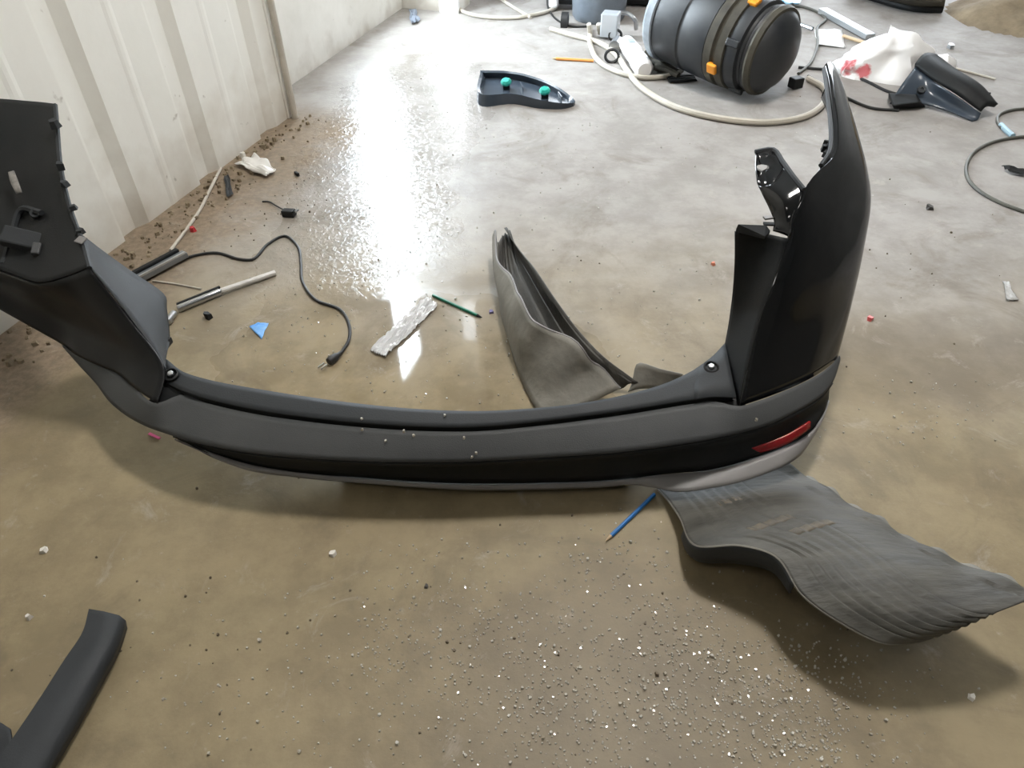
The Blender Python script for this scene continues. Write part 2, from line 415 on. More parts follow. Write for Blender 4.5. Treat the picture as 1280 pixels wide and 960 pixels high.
# main band: continues round both corners as the lower cladding
topL = [(79, 431), (96, 443), (120, 454), (147, 466), (170, 484), (184, 499), (197, 504)]
zl = [.150, .155, .163, .172, .182, .19, .194]
bandtop = [P(x, y, z) for (x, y), z in zip(topL, zl)] + R2[1:-1] + PT([(923, 508, .214), (942, 503, .212), (960, 497, .212), (980, 489, .21), (997, 482, .208), (1025, 467, .205), (1040, 455, .20), (1048, 445, .195)])
botL = [(83, 436), (104, 460), (122, 480), (138, 502), (160, 520), (185, 533), (205, 541)]
zb = [.142, .135, .13, .13, .135, .14, .145]
R3 = rail(R3px, .15, LIFT)
bandbot = [P(x, y, z) for (x, y), z in zip(botL, zb)] + R3 + PT([(960, 531, .172), (990, 517, .175), (1010, 506, .176), (1028, 493, .178), (1040, 476, .18), (1048, 452, .185)])
NL = 110
def two(a, b, n=NL): return cr(a, n), cr(b, n)
bt, bb = two(bandtop, bandbot)
mid = [p.lerp(q, .55) + V((0, -.001, .002)) for i, (p, q) in enumerate(zip(bt, bb))]
part('main_band', MB().grid([bt, mid, bb], None, 7), M['plastic'], solid=.004, smooth=50)
# lower dark band, tucked under the crease
R4 = rail([(219, 547), (250, 559), (310, 578), (372, 588), (460, 596), (530, 601), (590, 603), (681, 602), (760, 599), (835, 591), (885, 587), (935, 574), (985, 555), (1013, 537), (1027, 518), (1034, 498)], .037, [(219, .111), (250, .07), (330, .025), (420, .0), (790, .0), (830, .022), (1000, .07), (1040, .10)])
R3w = R3 + PT([(960, 531, .172), (990, 517, .175), (1010, 506, .176), (1028, 493, .178), (1040, 478, .18)])
a_, b_ = two(R3w, R4, 80)
midd = [p.lerp(q, .5) + V((0, .012, 0)) for p, q in zip(a_, b_)]
part('lower_band', MB().grid([a_, midd, b_], None, 6), M['dark_plastic'], solid=.004, smooth=50)
# pale valence strip along the bottom
R6 = rail([(222, 549), (258, 566), (310, 586), (372, 595), (460, 603), (530, 608), (590, 611), (681, 610), (760, 607), (795, 604), (820, 610), (847, 615), (885, 611), (935, 600), (980, 582), (1000, 567), (1014, 545), (1028, 512)], .024, [(222, .119), (258, .075), (330, .03), (420, .0), (790, .0), (830, .025), (1000, .06), (1040, .10)])
a_, b_ = two(R4, R6, 90)
a_ = [p + V((0, -.006, 0)) for p in a_]
val = part('valence', MB().grid([a_, [p.lerp(q, .5) + V((0, -.004, 0)) for p, q in zip(a_, b_)], b_], None, 5), M['silver_plastic'], solid=.004)
part('bottom_flange', MB().grid([b_, [p + V((-p.x * .03, .05, -.002 if p.z > .03 else .001 - p.z)) for p in b_]], None, 3), M['dark_plastic'], solid=.003, offset=1)

# right corner: gloss black panel
crR = PT([(924, 508, .214), (930, 470, .262), (942, 425, .325), (954, 380, .395), (968, 345, .445), (985, 300, .508), (992, 268, .552)])
rowsR = [
 PT([(924, 508, .212), (960, 496, .210), (997, 481, .206), (1026, 465, .203), (1048, 444, .193)]),
 PT([(941, 428, .322), (972, 420, .325), (1008, 408, .32), (1040, 395, .312), (1065, 380, .295)]),
 PT([(962, 362, .424), (992, 352, .432), (1026, 338, .43), (1056, 325, .42), (1080, 312, .395)]),
 PT([(984, 302, .506), (1008, 290, .515), (1036, 276, .515), (1064, 263, .50), (1089, 250, .468)]),
 PT([(993, 262, .558), (1008, 236, .586), (1034, 216, .585), (1062, 208, .565), (1084, 210, .52)]),
]
for r in rowsR:
    e = r[-1]; out = V((e.x, e.y, 0)).normalized()
    r.append(e + V((.012, .09, -.01))); r.append(e + V((-.002, .24, -.02)))
rowsT = [
 PT([(1026, 208, .592), (1037, 199, .595), (1047, 190, .596), (1064, 180, .58), (1077, 182, .54)]),
 PT([(1038, 172, .60), (1044, 165, .606), (1050, 160, .606), (1060, 152, .592), (1068, 152, .56)]),
 PT([(1035, 132, .61), (1039, 127, .62), (1045, 123, .622), (1052, 120, .61), (1059, 122, .585)]),
 PT([(1031, 100, .62), (1034, 96, .63), (1039, 93, .634), (1045, 92, .624), (1050, 96, .605)]),
 PT([(1029, 86, .622), (1031, 81, .63), (1035, 78, .634), (1040, 78, .63), (1044, 84, .615)]),
]
for r in rowsT: r.append(r[-1] + V((.006, .03, -.05))); r.append(r[-1] + V((0, .02, -.06)))
gp = part('corner_panel', MB().grid(rowsR + rowsT, 30, 64), M['gloss'], solid=.004, smooth=60)
part('wing_edge_strip', MB().tube(PT([(1026, 207, .593), (1037, 190, .60), (1039, 172, .604), (1036, 132, .614), (1032, 100, .624), (1030, 86, .626)]), .006, 6, 24), M['mid_plastic'])
# tailgate return face (column)
colin = PT([(905, 436, .235), (911, 402, .29), (916, 362, .375), (918.5, 320, .46), (919, 290, .528)])
colcr = PT([(924, 508, .212), (941, 428, .322), (962, 362, .424), (978, 320, .482), (986, 298, .512)])
colA = [p.lerp(q, .45) + V((0, .01, 0)) for p, q in zip(colin, colcr)]
colB = PT([(914, 494, .222)])
part('tailgate_return', MB().grid([[a, m_, c] for a, m_, c in zip(colin, colA, colcr)], 10, 24), M['dark_plastic'], solid=.004)
part('return_cap', MB().prism(PT([(919, 290, .528), (955, 299, .515), (962, 292, .515), (957, 285, .53), (922, 284, .54)]), [p + V((0, 0, .008)) for p in PT([(919, 290, .528), (955, 299, .515), (962, 292, .515), (957, 285, .53), (922, 284, .54)])]), M['mid_plastic'], smooth=0, bevel=.003)
# corner gusset under the return face where the ledge meets it
part('ledge_gusset', MB().grid([PT([(868, 463, .232), (890, 447, .237), (906, 430, .245)]), PT([(868, 500, .225), (892, 497, .226), (920, 498, .225)])], 8, 4), M['mid_plastic'], solid=.004)
# taillight bracket with its hole
hc = P(953, 212, .588)
tab = [(944, 190, .602), (955, 189, .604), (966, 188, .606), (974, 198, .603), (981, 208, .60), (978, 222, .588), (972, 236, .575), (960, 240, .566), (948, 233, .572), (945, 220, .583), (944, 206, .592)]
to = cr(PT(tab) + [P(*tab[0])], 33)
hi = [hc + (p - hc).normalized() * .016 + V((.002, .006, 0)) for p in to]
part('taillight_bracket', MB().grid([to, [p.lerp(q, .5) + V((.003, .012, -.004)) for p, q in zip(to, hi)], hi, [q + V((.004, .02, -.006)) for q in hi]]), M['gloss'], solid=.003, smooth=60)
part('bracket_web', MB().grid([PT([(948, 233, .572), (962, 232, .579), (981, 208, .60)]), PT([(955, 246, .558), (972, 244, .572), (993, 223, .596)]), PT([(963, 262, .54), (980, 258, .56), (1004, 236, .588)]), PT([(968, 278, .524), (982, 276, .535), (997, 262, .558)]), PT([(966, 289, .512), (976, 292, .512), (988, 297, .512)])], 10, 18), M['gloss'], solid=.003, smooth=60)
part('bracket_rim', MB().tube(PT([(944, 190, .602), (966, 187, .607), (979, 203, .603), (992, 221, .598), (1005, 237, .59)]), .006, 6, 14), M['mid_plastic'])
part('clip_tab', MB().box(P(960, 272, .53), (.02, .012, .004), (1, .2, 0)), M['silver_plastic'], smooth=0)
part('clip_tab', MB().box(P(961, 280, .522), (.024, .012, .004), (1, -.1, 0)), M['dark_plastic'], smooth=0)
# jagged clip under the wing strip
jg = MB()
for x, y in ((1033, 183), (1030, 189), (1036, 190), (1033, 196)):
    jg.shard(P(x, y, .575), .028)
part('broken_clip', jg, M['dark_plastic'], smooth=0)
part('corner_fill', MB().grid([PT([(203, 456, .225), (214, 466, .214), (228, 478, .205)]), PT([(188, 500, .180), (208, 500, .184), (232, 500, .186)]), PT([(182, 510, .166), (206, 514, .168), (236, 514, .170)])], 6, 5), M['dark_plastic'], solid=.003)
part('corner_fill', MB().grid([PT([(890, 470, .222), (908, 455, .225), (932, 470, .225)]), PT([(880, 507, .196), (905, 507, .198), (932, 510, .200)]), PT([(880, 518, .184), (905, 518, .186), (938, 518, .188)])], 6, 5), M['dark_plastic'], solid=.003)
# reflector in the lower band
rf = [P(926, 557, .094), P(1008, 522, .132), P(1013, 527, .124), P(988, 545, .104), P(930, 563, .082)]
nrm = (rf[1] - rf[0]).cross(rf[4] - rf[0]).normalized()
if nrm.y > 0: nrm = -nrm
top_ = [P(926, 555, .100), P(955, 548, .108), P(985, 536, .122), P(1012, 520, .142)]
bot_ = [P(929, 561, .086), P(956, 557, .09), P(987, 546, .103), P(1012, 528, .126)]
top_ = [p + V((-.012, -.026, .010)) for p in top_]; bot_ = [p + V((-.012, -.026, .010)) for p in bot_]
rfo = part('reflector', MB().grid([top_, bot_], 14, 4), M['red'], solid=.006)
tag(rfo, 'red strip reflector')
# bolts on the ledge
for (x, y, z) in ((889, 459, .238), (214, 468, .222)):
    c = P(x, y, z); bo_ = part('bolt_recess', MB().lathe(c, (0, -.25, 1), [(-.01, .018), (.002, .019), (.004, .015), (-.004, .011)], 16), M['dark_plastic'])
    part('bolt', MB().lathe(c, (0, -.25, 1), [(.0, .008), (.006, .008), (.008, .005)], 6), M['steel'], bo_)
# left corner
crease = PT([(198, 505, .194), (206, 462, .235), (190, 436, .265), (165, 402, .315), (142, 372, .365), (124, 350, .405), (112, 335, .43)])
zf = [
 PT([(198, 505, .194), (172, 487, .186), (147, 466, .175), (120, 455, .165), (96, 443, .157), (79, 430, .152), (40, 408, .19), (0, 386, .235), (-40, 364, .28)]),
 PT([(206, 462, .235), (182, 455, .228), (155, 442, .22), (128, 428, .215), (100, 412, .215), (76, 400, .22), (40, 384, .245), (0, 366, .275), (-40, 348, .31)]),
 PT([(165, 402, .315), (145, 402, .305), (125, 398, .295), (105, 390, .29), (82, 382, .29), (60, 374, .295), (32, 364, .305), (0, 350, .32), (-40, 334, .345)]),
 PT([(112, 335, .43), (98, 341, .415), (84, 346, .40), (68, 351, .39), (50, 354, .38), (34, 350, .38), (18, 344, .38), (-4, 336, .385), (-40, 322, .40)]),
]
part('corner_panel', MB().grid(zf, 34, 24), M['satin'], solid=.004)
rin = PT([(208, 446, .215), (211, 425, .20), (207, 385, .225), (205, 370, .235), (160, 338, .31), (128, 315, .37), (102, 295, .43)])
rcr = PT([(206, 462, .235), (200, 451, .245), (190, 436, .265), (165, 402, .315), (142, 372, .365), (124, 350, .405), (112, 335, .43)])
part('tailgate_return', MB().grid([[a, a.lerp(c, .5) + V((-.004, .0, -.006)), c] for a, c in zip(rin, rcr)], 8, 28), M['mid_plastic'], solid=.004)
# upper taillight pocket of the left wing
pk = [
 PT([(112, 335, .43), (98, 341, .415), (84, 346, .40), (68, 351, .39), (50, 354, .38), (34, 350, .38), (18, 344, .38), (-4, 336, .385), (-40, 322, .40)]),
 PT([(104, 305, .44), (90, 312, .43), (76, 316, .42), (62, 318, .415), (46, 316, .41), (30, 308, .41), (14, 302, .415), (-6, 296, .42), (-40, 288, .435)]),
 PT([(88, 262, .485), (78, 265, .475), (66, 266, .47), (54, 265, .465), (40, 262, .462), (26, 258, .463), (10, 252, .466), (-8, 248, .47), (-40, 244, .48)]),
 PT([(76, 210, .545), (68, 211, .54), (58, 211, .535), (46, 210, .532), (33, 208, .53), (20, 206, .53), (6, 203, .532), (-10, 200, .535), (-40, 196, .54)]),
 PT([(72, 165, .595), (64, 166, .592), (54, 165, .59), (42, 164, .588), (30, 163, .587), (18, 162, .587), (4, 160, .588), (-12, 158, .59), (-40, 155, .592)]),
 PT([(69, 131, .635), (61, 130, .634), (52, 129, .633), (40, 128, .632), (28, 127, .631), (16, 126, .631), (2, 125, .631), (-14, 124, .632), (-40, 122, .634)]),
]
part('taillight_pocket', MB().grid(pk, 34, 34), M['dark_plastic'], solid=.005, smooth=40)
part('pocket_rim', MB().tube(PT([(69, 131, .636), (72, 165, .597), (76, 210, .547), (88, 262, .487), (104, 305, .442), (112, 335, .432)]), .006, 6, 24), M['mid_plastic'])
for x, y, z, s_ in ((70, 160, .61, .03), (78, 212, .545, .026), (82, 232, .525, .03), (92, 262, .49, .026), (101, 292, .45, .03)): part('edge_clip', MB().shard(P(x, y, z), s_), M['mid_plastic'], smooth=0)
# raised box frame and ribs inside the pocket
part('pocket_frame', MB().tube(PT([(4, 330, .39), (16, 290, .43), (26, 262, .468), (52, 266, .475)]), .008, 6, 16), M['mid_plastic'])
part('pocket_block', MB().box(P(30, 300, .43), (.05, .10, .03), P(44, 270, .46) - P(18, 330, .40), (.3, -.5, .8)), M['mid_plastic'], smooth=0, bevel=.005)
part('pocket_block', MB().box(P(46, 312, .42), (.035, .02, .02), P(44, 270, .46) - P(30, 330, .40), (.3, -.5, .8)), M['plastic'], smooth=0, bevel=.004)
part('pocket_boss', MB().lathe(P(45, 268, .465), (.3, -.6, .7), [(-.01, .014), (.012, .012), (.012, .006), (.0, .005)], 12), M['mid_plastic'])
scf = part('scuff_patch', MB().grid([PT([(10, 215, .537), (17, 213, .54)]), PT([(13, 228, .523), (22, 226, .526)]), PT([(20, 242, .505), (27, 240, .508)])], 4, 6), mat('scuffed_plastic', (.32, .30, .27), .6, col2=(.12, .12, .12), nscale=40), solid=.003, offset=1)
tag(scf, 'pale scuffed patch')
part('edge_tab', MB().box(P(101, 300, .452), (.022, .028, .004), (.5, 1, .3)), M['silver_plastic'], smooth=0, bevel=.002)
part('edge_tab', MB().box(P(208, 428, .20), (.03, .02, .02), (.2, 1, 0)), M['dark_plastic'], smooth=0, bevel=.004)

# ------------------------------------------------------------------ wheel arch liners
def liner_mat():
    m = mat('dusty_liner_plastic', (.13, .125, .11), .55, col2=(.27, .255, .22), nscale=7, namt=.35, bump=.25, bscale=35, rough2=.75)
    return m
M['liner'] = liner_mat()
M['liner_dark'] = mat('dark_ribbed_liner', (.030, .028, .024), .6, col2=(.070, .064, .053), nscale=9, bump=.3, bscale=30, stretch=(3.2, .7, 2), rough2=.75)
M['liner_mid'] = mat('grey_ribbed_liner', (.030, .029, .025), .5, col2=(.115, .11, .095), nscale=6, bump=.3, bscale=26, stretch=(.9, 3.4, 2), rough2=.72, namt=.3)
l1 = thing('wheel_arch_liner', 'curled grey plastic wheel arch liner standing behind the bumper', 'car liner', P(668, 480, 0))
sec = [ # free fold edge, floor edge, back edge
 [(619, 288, .10), (623, 303, .075), (630, 284, .10)],
 [(622, 325, .09), (623, 352, .03), (646, 308, .09)],
 [(641, 350, .14), (627, 392, .012), (668, 335, .12)],
 [(656, 385, .17), (637, 427, .006), (693, 372, .12)],
 [(680, 410, .17), (648, 464, .006), (723, 412, .10)],
 [(722, 429, .16), (660, 492, .006), (757, 447, .085)],
 [(746, 458, .10), (672, 512, .006), (784, 467, .055)],
 [(775, 482, .05), (690, 522, .006), (798, 477, .04)],
]
fo = cr(PT([s_[0] for s_ in sec]), 40); bt_ = cr(PT([s_[1] for s_ in sec]), 40); bk = cr(PT([s_[2] for s_ in sec]), 40)
fo = [p + V((0, .010 * math.sin(i * .75), .004 * math.sin(i * 1.1))) for i, p in enumerate(fo)]
obj('front_wall', MB().grid([fo, [p.lerp(q, .5) + V((-.012, -.012, 0)) for p, q in zip(fo, bt_)], bt_], None, 12), M['liner'], l1, solid=.003)
inner_b = [q + V((.02, .05, .002)) for q in bt_]
def wavy(rows): return rows
rows = [bt_, inner_b, [q.lerp(p, .55) + V((.02, .02, -.02)) for q, p in zip(inner_b, bk)], bk]
nv = 26
cols = [cr([r[i] for r in rows], nv) for i in range(40)]
g = [[c[j] + V((0, 0, .0035 * (1 if (j // 2) % 2 else -1) if j > 5 else 0)) for c in cols] for j in range(nv)]
obj('ribbed_trough', MB().grid(g), M['liner_dark'], l1, solid=.003)
obj('fold_rim', MB().tube(fo, .0035, 6), M['silver_plastic'], l1)
fl_r = [PT([(792, 477, .03), (797, 454, .075), (826, 461, .07), (853, 467, .05)]), PT([(785, 490, .01), (800, 486, .02), (828, 486, .015), (852, 482, .01)])]
obj('end_flap', MB().grid(fl_r, 12, 6), M['liner'], l1, solid=.003)
l2 = thing('wheel_arch_liner', 'flat ribbed grey wheel arch liner lying in front of the bumper corner', 'car liner', P(1000, 720, 0))
sec2 = [
 [(812, 603, .008), (872, 590, .012), (928, 578, .014), (972, 573, .014)],
 [(828, 619, .012), (885, 613, .020), (942, 602, .024), (997, 588, .024)],
 [(850, 646, .045), (905, 633, .065), (965, 618, .065), (1028, 608, .045)],
 [(872, 682, .10), (937, 655, .12), (1003, 637, .12), (1062, 630, .07)],
 [(925, 684, .14), (988, 672, .15), (1052, 657, .145), (1102, 653, .10)],
 [(972, 697, .16), (1035, 695, .17), (1100, 685, .165), (1148, 680, .13)],
 [(1004, 742, .15), (1068, 730, .175), (1140, 712, .18), (1194, 701, .155)],
 [(1048, 778, .14), (1110, 765, .17), (1182, 740, .18), (1236, 717, .17)],
 [(1100, 803, .135), (1160, 787, .165), (1228, 760, .185), (1284, 737, .185)],
 [(1150, 800, .14), (1196, 785, .165), (1250, 764, .185), (1300, 745, .19)],
]
cols2 = cr([(0, 0, 0), (1, 0, 0)], 2)
base_rows = [PT(r) for r in sec2]
NU, NV = 56, 70
mbt = MB(); mbt.grid(base_rows, NU, NV)
gv = mbt.v
for j in range(NV):
    for i in range(NU):
        k = j * NU + i; u = i / (NU - 1); v_ = j / (NV - 1)
        edge = 1 if 2 < i < NU - 3 else .3
        rib = .0017 * (1 if (i // 2) % 2 else -1) * (1 if 5 < i < 33 else 0)
        gv[k] = gv[k] + V((0, 0, rib + .005 * math.sin(v_ * 17 + u * 2) * (1 - u) ** 2 + .005 * math.sin(v_ * 31) * (u > .9)))
obj('ribbed_sheet', mbt, M['liner_mid'], l2, solid=.003)
e0 = [gv[j * NU] for j in range(NV)]
seg = e0[18:46]
low = [p + V((.012, .018, -.055 - .03 * math.sin(math.pi * i / 27))) for i, p in enumerate(seg)]
low = [V((p.x, p.y, max(p.z, .004))) for p in low]
obj('folded_edge', MB().grid([seg, [a.lerp(b, .5) + V((-.008, -.008, 0)) for a, b in zip(seg, low)], low], None, 8), M['mid_plastic'], l2, solid=.003)  # underside shadow put into the colour: darker plastic than the sheet
obj('near_rim', MB().tube(e0[4:], .0032, 6), M['liner'], l2)
far_e = [gv[j * NU + NU - 1] for j in range(NV)]
obj('far_lip', MB().grid([far_e[10:], [p + V((.012, .014, -.012 + .006 * math.sin(i * .9))) for i, p in enumerate(far_e[10:])]], None, 4), M['liner'], l2, solid=.003)
for a_, b_ in (((905, 668, .132), (935, 655, .122)), ((985, 662, .152), (1012, 640, .125))):
    pass
seam_m = mat('pale_brown_seam', (.17, .14, .10), .6, col2=(.09, .08, .065), nscale=30)
for j0, i0, i1 in ((26, 14, 30), (31, 20, 36), (13, 16, 26)):
    obj('cross_seam', MB().grid([[gv[(j0 + q) * NU + i] + V((0, 0, .0022)) for i in range(i0, i1)] for q in range(3)]), seam_m, l2, solid=.0012)
# ------------------------------------------------------------------ trim pieces
t = thing('pillar_trim', 'upturned black trim piece with two green clips on the bare concrete', 'car trim', P(655, 128, 0))
o_px = [(602, 88), (636, 89), (668, 96), (698, 108), (719, 127), (708, 133), (676, 133), (640, 128), (602, 131)]
bot = PT([(601, 96, 0), (636, 98, 0), (668, 105, 0), (698, 118, 0), (719, 131, 0), (706, 136, 0), (676, 136, 0), (640, 130, 0), (602, 133, 0)])
topr = PT([(600, 88, .045), (636, 89, .045), (668, 96, .045), (698, 109, .04), (719, 127, .02), (706, 129, .03), (676, 125, .045), (640, 117, .05), (602, 118, .05)])
bot_c = cr(bot + [bot[0]], 46)[:-1]; top_c = cr(topr + [topr[0]], 46)[:-1]
cen = sum(bot_c, V()) / len(bot_c)
inn = [p.lerp(cen, .06) - V((0, 0, .004)) for p in top_c]; inb = [V((p.x, p.y, .008)).lerp(V((cen.x, cen.y, .008)), .12) for p in bot_c]
sh = MB(); sh.grid([bot_c + [bot_c[0]], top_c + [top_c[0]], inn + [inn[0]], inb + [inb[0]]]); o_ = len(sh.v); sh.v += inb; sh.f.append(tuple(o_ + i for i in range(len(inb))))
M['trim_in'] = mat('bluish_black_plastic', (.045, .058, .076), .22)
obj('shell', sh, M['trim_in'], t, smooth=40)
for x, y in ((633, 110), (681, 121)):
    c = P(x, y, .012); ps = obj('clip_post', MB().box(c + V((0, 0, .008)), (.036, .03, .03)), M['dark_plastic'], t, smooth=0, bevel=.003)
    obj('clip', MB().lathe(c + V((0, 0, .02)), (-.1, -.3, 1), [(0, .02), (.006, .028), (.016, .028), (.026, .018)], 8), M['clip'], ps, smooth=0)
for x in (652, 700): obj('rib', MB().box(P(x, 108 if x < 680 else 120, .02), (.004, .07, .02), (1, .2, 0)), M['trim_in'], t, smooth=0)

t = thing('sill_trim', 'long flat black trim strip in the near corner of the floor', 'car trim', P(80, 860, 0))
zt = .06
cl = [(128, 764, zt), (118, 800, zt + .005), (95, 840, zt + .01), (65, 890, zt + .012), (35, 940, zt + .012), (5, 990, zt + .01)]
left = PT([(111, 761, zt), (103, 790, zt), (80, 825, zt + .005), (48, 875, zt + .01), (14, 925, zt + .01), (-25, 980, zt + .01)])
right = PT([(149, 769, zt - .006), (138, 800, zt - .004), (116, 840, zt), (88, 890, zt), (58, 940, zt), (25, 995, zt)])
lc, rc = cr(left, 26), cr(right, 26)
ll = [p + V((-.008, 0, -.02)) for p in lc]; rr = [p + V((.010, -.004, -.014)) for p in rc]; rr2 = [p + V((.002, -.004, -.045)) for p in rc]
obj('strip', MB().grid([ll, lc, [a.lerp(b, .5) + V((0, 0, .003)) for a, b in zip(lc, rc)], rc, rr, rr2]), M['mid_plastic'], t, solid=.003, smooth=60)
obj('foot', MB().box((lc[20] + rc[20]) / 2 - V((0, 0, .045)), (.04, .04, .05)), M['dark_plastic'], t, smooth=0)
obj('foot', MB().box((lc[3] + rc[3]) / 2 - V((0, 0, .038)), (.03, .03, .05)), M['dark_plastic'], t, smooth=0)
obj('side_arm', MB().grid([PT([(-60, 918, .02), (-5, 903, .02), (14, 912, .02)]), PT([(-60, 985, .02), (5, 965, .02), (20, 950, .02)])], 10, 6), M['mid_plastic'], t, solid=.006)

# ------------------------------------------------------------------ pencils and pen
def pencil(name, label, a, b, m, tipm, r=.0045, grp=None):
    A = P(*a, r); B = P(*b, r); A.z = B.z = r; d = (B - A).normalized(); L = (B - A).length
    t = thing(name, label, 'pencil' if name == 'pencil' else 'pen', (A + B) / 2 - V((0, 0, r)))
    obj('barrel', MB().lathe(A, d, [(0, r), (L * .9, r)], 6), m, t, smooth=0)
    obj('tip', MB().lathe(A + d * (L * .9), d, [(0, r), (L * .08, r * .35), (L * .1, r * .05)], 8), tipm, t)
    return t
wood = mat('bare_wood', (.55, .40, .24), .6)
pencil('pencil', 'green pencil on the wet floor behind the bumper', (541, 369), (603, 397), mat('green_lacquer', (.01, .16, .09), .3), M['dark_plastic'], .005)
pencil('pencil', 'blue pencil half under the front of the bumper', (818, 618), (757, 676), mat('blue_lacquer', (.02, .16, .45), .35), wood, .005)
pencil('pencil', 'orange pencil on the floor beside the cream hose', (742, 76), (690, 73), mat('orange_lacquer', (.85, .36, .10), .4), wood, .008)

# ------------------------------------------------------------------ floor clutter on the left
def cable(name, label, px, r, m, cat='cable', n=60):
    pts = [P(q[0], q[1], r if len(q) < 3 else q[2]) for q in px]
    b_ = P(px[0][0], px[0][1], 0)
    return tag(obj(name, MB().tube(pts, r, 8, n), m, base=b_), label, cat)
t = thing('power_cord', 'black power cord with a plug snaking over the wet floor', 'cable', P(380, 330, 0))
obj('cord', MB().tube(PT([(226, 325, .005), (245, 319, .005), (270, 316, .005), (300, 324, .005), (316, 324, .005), (335, 305, .005), (355, 295, .005), (372, 308, .005), (376, 330, .005), (378, 352, .005), (395, 375, .005), (425, 387, .005), (436, 405, .005), (436, 425, .005), (425, 443, .006)]), .005, 8, 90), M['cable'], t)
pl = obj('plug', MB().lathe(P(426, 441, .012), P(402, 459, .012) - P(426, 441, .012), [(0, .006), (.012, .007), (.022, .012), (.045, .013), (.05, .011)], 12), M['cable'], t)
pe_ = P(407, 455, .012); dd = (P(402, 459, .012) - P(426, 441, .012)).normalized(); sd = V((-dd.y, dd.x, 0))
for s_ in (-1, 1): obj('prong', MB().box(pe_ + dd * .012 + sd * (.006 * s_), (.024, .002, .007), dd), M['steel'], pl, smooth=0)
t = thing('gas_strut', 'silver and black gas strut lying on the floor beside the power cord', 'strut', P(275, 370, 0))
A, B, C = P(222, 386, .014), P(276, 364, .014), P(344, 341, .010)
obj('rod', MB().tube([B, C], .010, 10), mat('pale_rod', (.62, .60, .56), .35, col2=(.45, .43, .40), nscale=12), t)
obj('cylinder', MB().lathe(A, B - A, [(0, .010), (.005, .012), ((B - A).length - .004, .012), ((B - A).length, .008)], 12), M['steel'], t)
obj('black_sleeve', MB().box((A + B) / 2 + V((-.004, .012, .004)), ((B - A).length, .008, .016), B - A), M['dark_plastic'], t, smooth=0)  # black part of the strut, alongside the steel cylinder
obj('end_fitting', MB().lathe(P(208, 403, .014), A - P(208, 403, .014), [(0, .006), (.004, .014), (.018, .015), (.022, .009), (.035, .011), (.05, .011)], 12), M['steel'], t)
t = thing('gas_strut', 'dark metal strut poking out from behind the left bumper wing', 'strut', P(200, 335, 0))
A, B = P(170, 350, .02), P(232, 317, .02)
obj('channel', MB().box((A + B) / 2, ((B - A).length, .03, .02), B - A), mat('grey_channel', (.25, .27, .29), .35, metal=.7), t, smooth=0, bevel=.003)
obj('bar', MB().box((A + B) / 2 + V((-.02, .015, .004)), ((B - A).length * .9, .018, .028), B - A), M['dark_plastic'], t, smooth=0, bevel=.003)
obj('inner_rail', MB().box((A + B) / 2 + V((.008, -.006, .012)), ((B - A).length * .94, .008, .006), B - A), M['steel'], t, smooth=0)
tag(obj('plastic_rod', MB().tube(PT([(213, 313, .006), (232, 288, .006), (250, 262, .006), (262, 238, .008), (276, 210, .012)]), .006, 8, 20), M['hose'], base=P(240, 280)), 'thin cream rod lying from the metal strut to the ribbed wall', 'rod')
tag(obj('thin_stick', MB().tube(PT([(191, 351, .004), (220, 355, .004), (251, 361, .004)]), .003, 6, 8), M['hose'], base=P(220, 355)), 'thin pale stick between the two struts', 'stick')

def crumple(name, label, cat, px, z0, m, amp=.01, seed=0, n=10, solid=.0015, fq=2.7):
    """a crumpled flat scrap from four corner pixels"""
    c = [P(x, y, z0) for x, y in px]; rows_ = []
    for j in range(n):
        v_ = j / (n - 1); r_ = []
        for i in range(n):
            u = i / (n - 1)
            p = c[0].lerp(c[1], u).lerp(c[3].lerp(c[2], u), v_)
            h = abs(noise.noise(V((u * fq + seed, v_ * fq, seed * 1.7)))) * amp * 2
            wob = noise.noise(V((u * 3, v_ * 3 + seed, 5.3))) * amp * .8
            r_.append(p + V((wob, wob * .7, h)))
        rows_.append(r_)
    return tag(obj(name, MB().grid(rows_), m, smooth=25, solid=solid, offset=1, base=P(*px[0])), label, cat)
crumple('foil_scrap', 'crumpled silvery white scrap near the wall foot', 'scrap', [(294, 205), (318, 195), (347, 212), (332, 221)], .012, mat('dull_foil', (.72, .70, .66), .35), .014, 3, 12)
crumple('plastic_wrapper', 'long clear crinkled plastic wrapper lying on the puddle', 'wrapper', [(463, 438), (533, 371), (547, 383), (482, 447)], .004, mat('clear_film', (.95, .95, .95), .08, trans=.3, spec=.9), .012, 9, 44, .0008, 9.0)
crumple('blue_scrap', 'small torn blue and white packaging scrap', 'scrap', [(312, 409), (324, 403), (336, 404), (327, 424)], .002, mat('blue_print', (.02, .24, .72), .35, col2=(.25, .5, .85), nscale=30, namt=.5), .003, 5, 8)
crumple('black_shard', 'pointed black plastic shard near the wall foot', 'shard', [(280, 221), (286, 219), (292, 243), (284, 247)], .008, M['mid_plastic'], .008, 6, 6)
t = thing('broken_connector', 'small grey and black broken connector near the wall', 'connector', P(360, 265, 0))
obj('body', MB().box(P(361, 266, .014), (.05, .03, .026), (1, -.3, .1)), M['dark_plastic'], t, smooth=0, bevel=.004)
obj('plate', MB().box(P(367, 264, .02), (.035, .02, .006), (1, -.5, .3)), M['steel'], t, smooth=0)
obj('lead', MB().tube(PT([(354, 262, .01), (345, 257, .008), (336, 252, .004), (328, 252, .003)]), .003, 6, 12), M['cable'], t)
tag(obj('black_clip', MB().box(P(371, 217, .008), (.03, .012, .014), (.6, -.7, 0)), M['dark_plastic'], smooth=0, bevel=.003, base=P(371, 217)), 'tiny black clip by the foil scrap', 'clip')
tag(obj('dark_chip', MB().shard(P(261, 397), .03), M['dark_plastic'], smooth=0, base=P(261, 397)), 'small dark chip below the silver strut', 'chip')

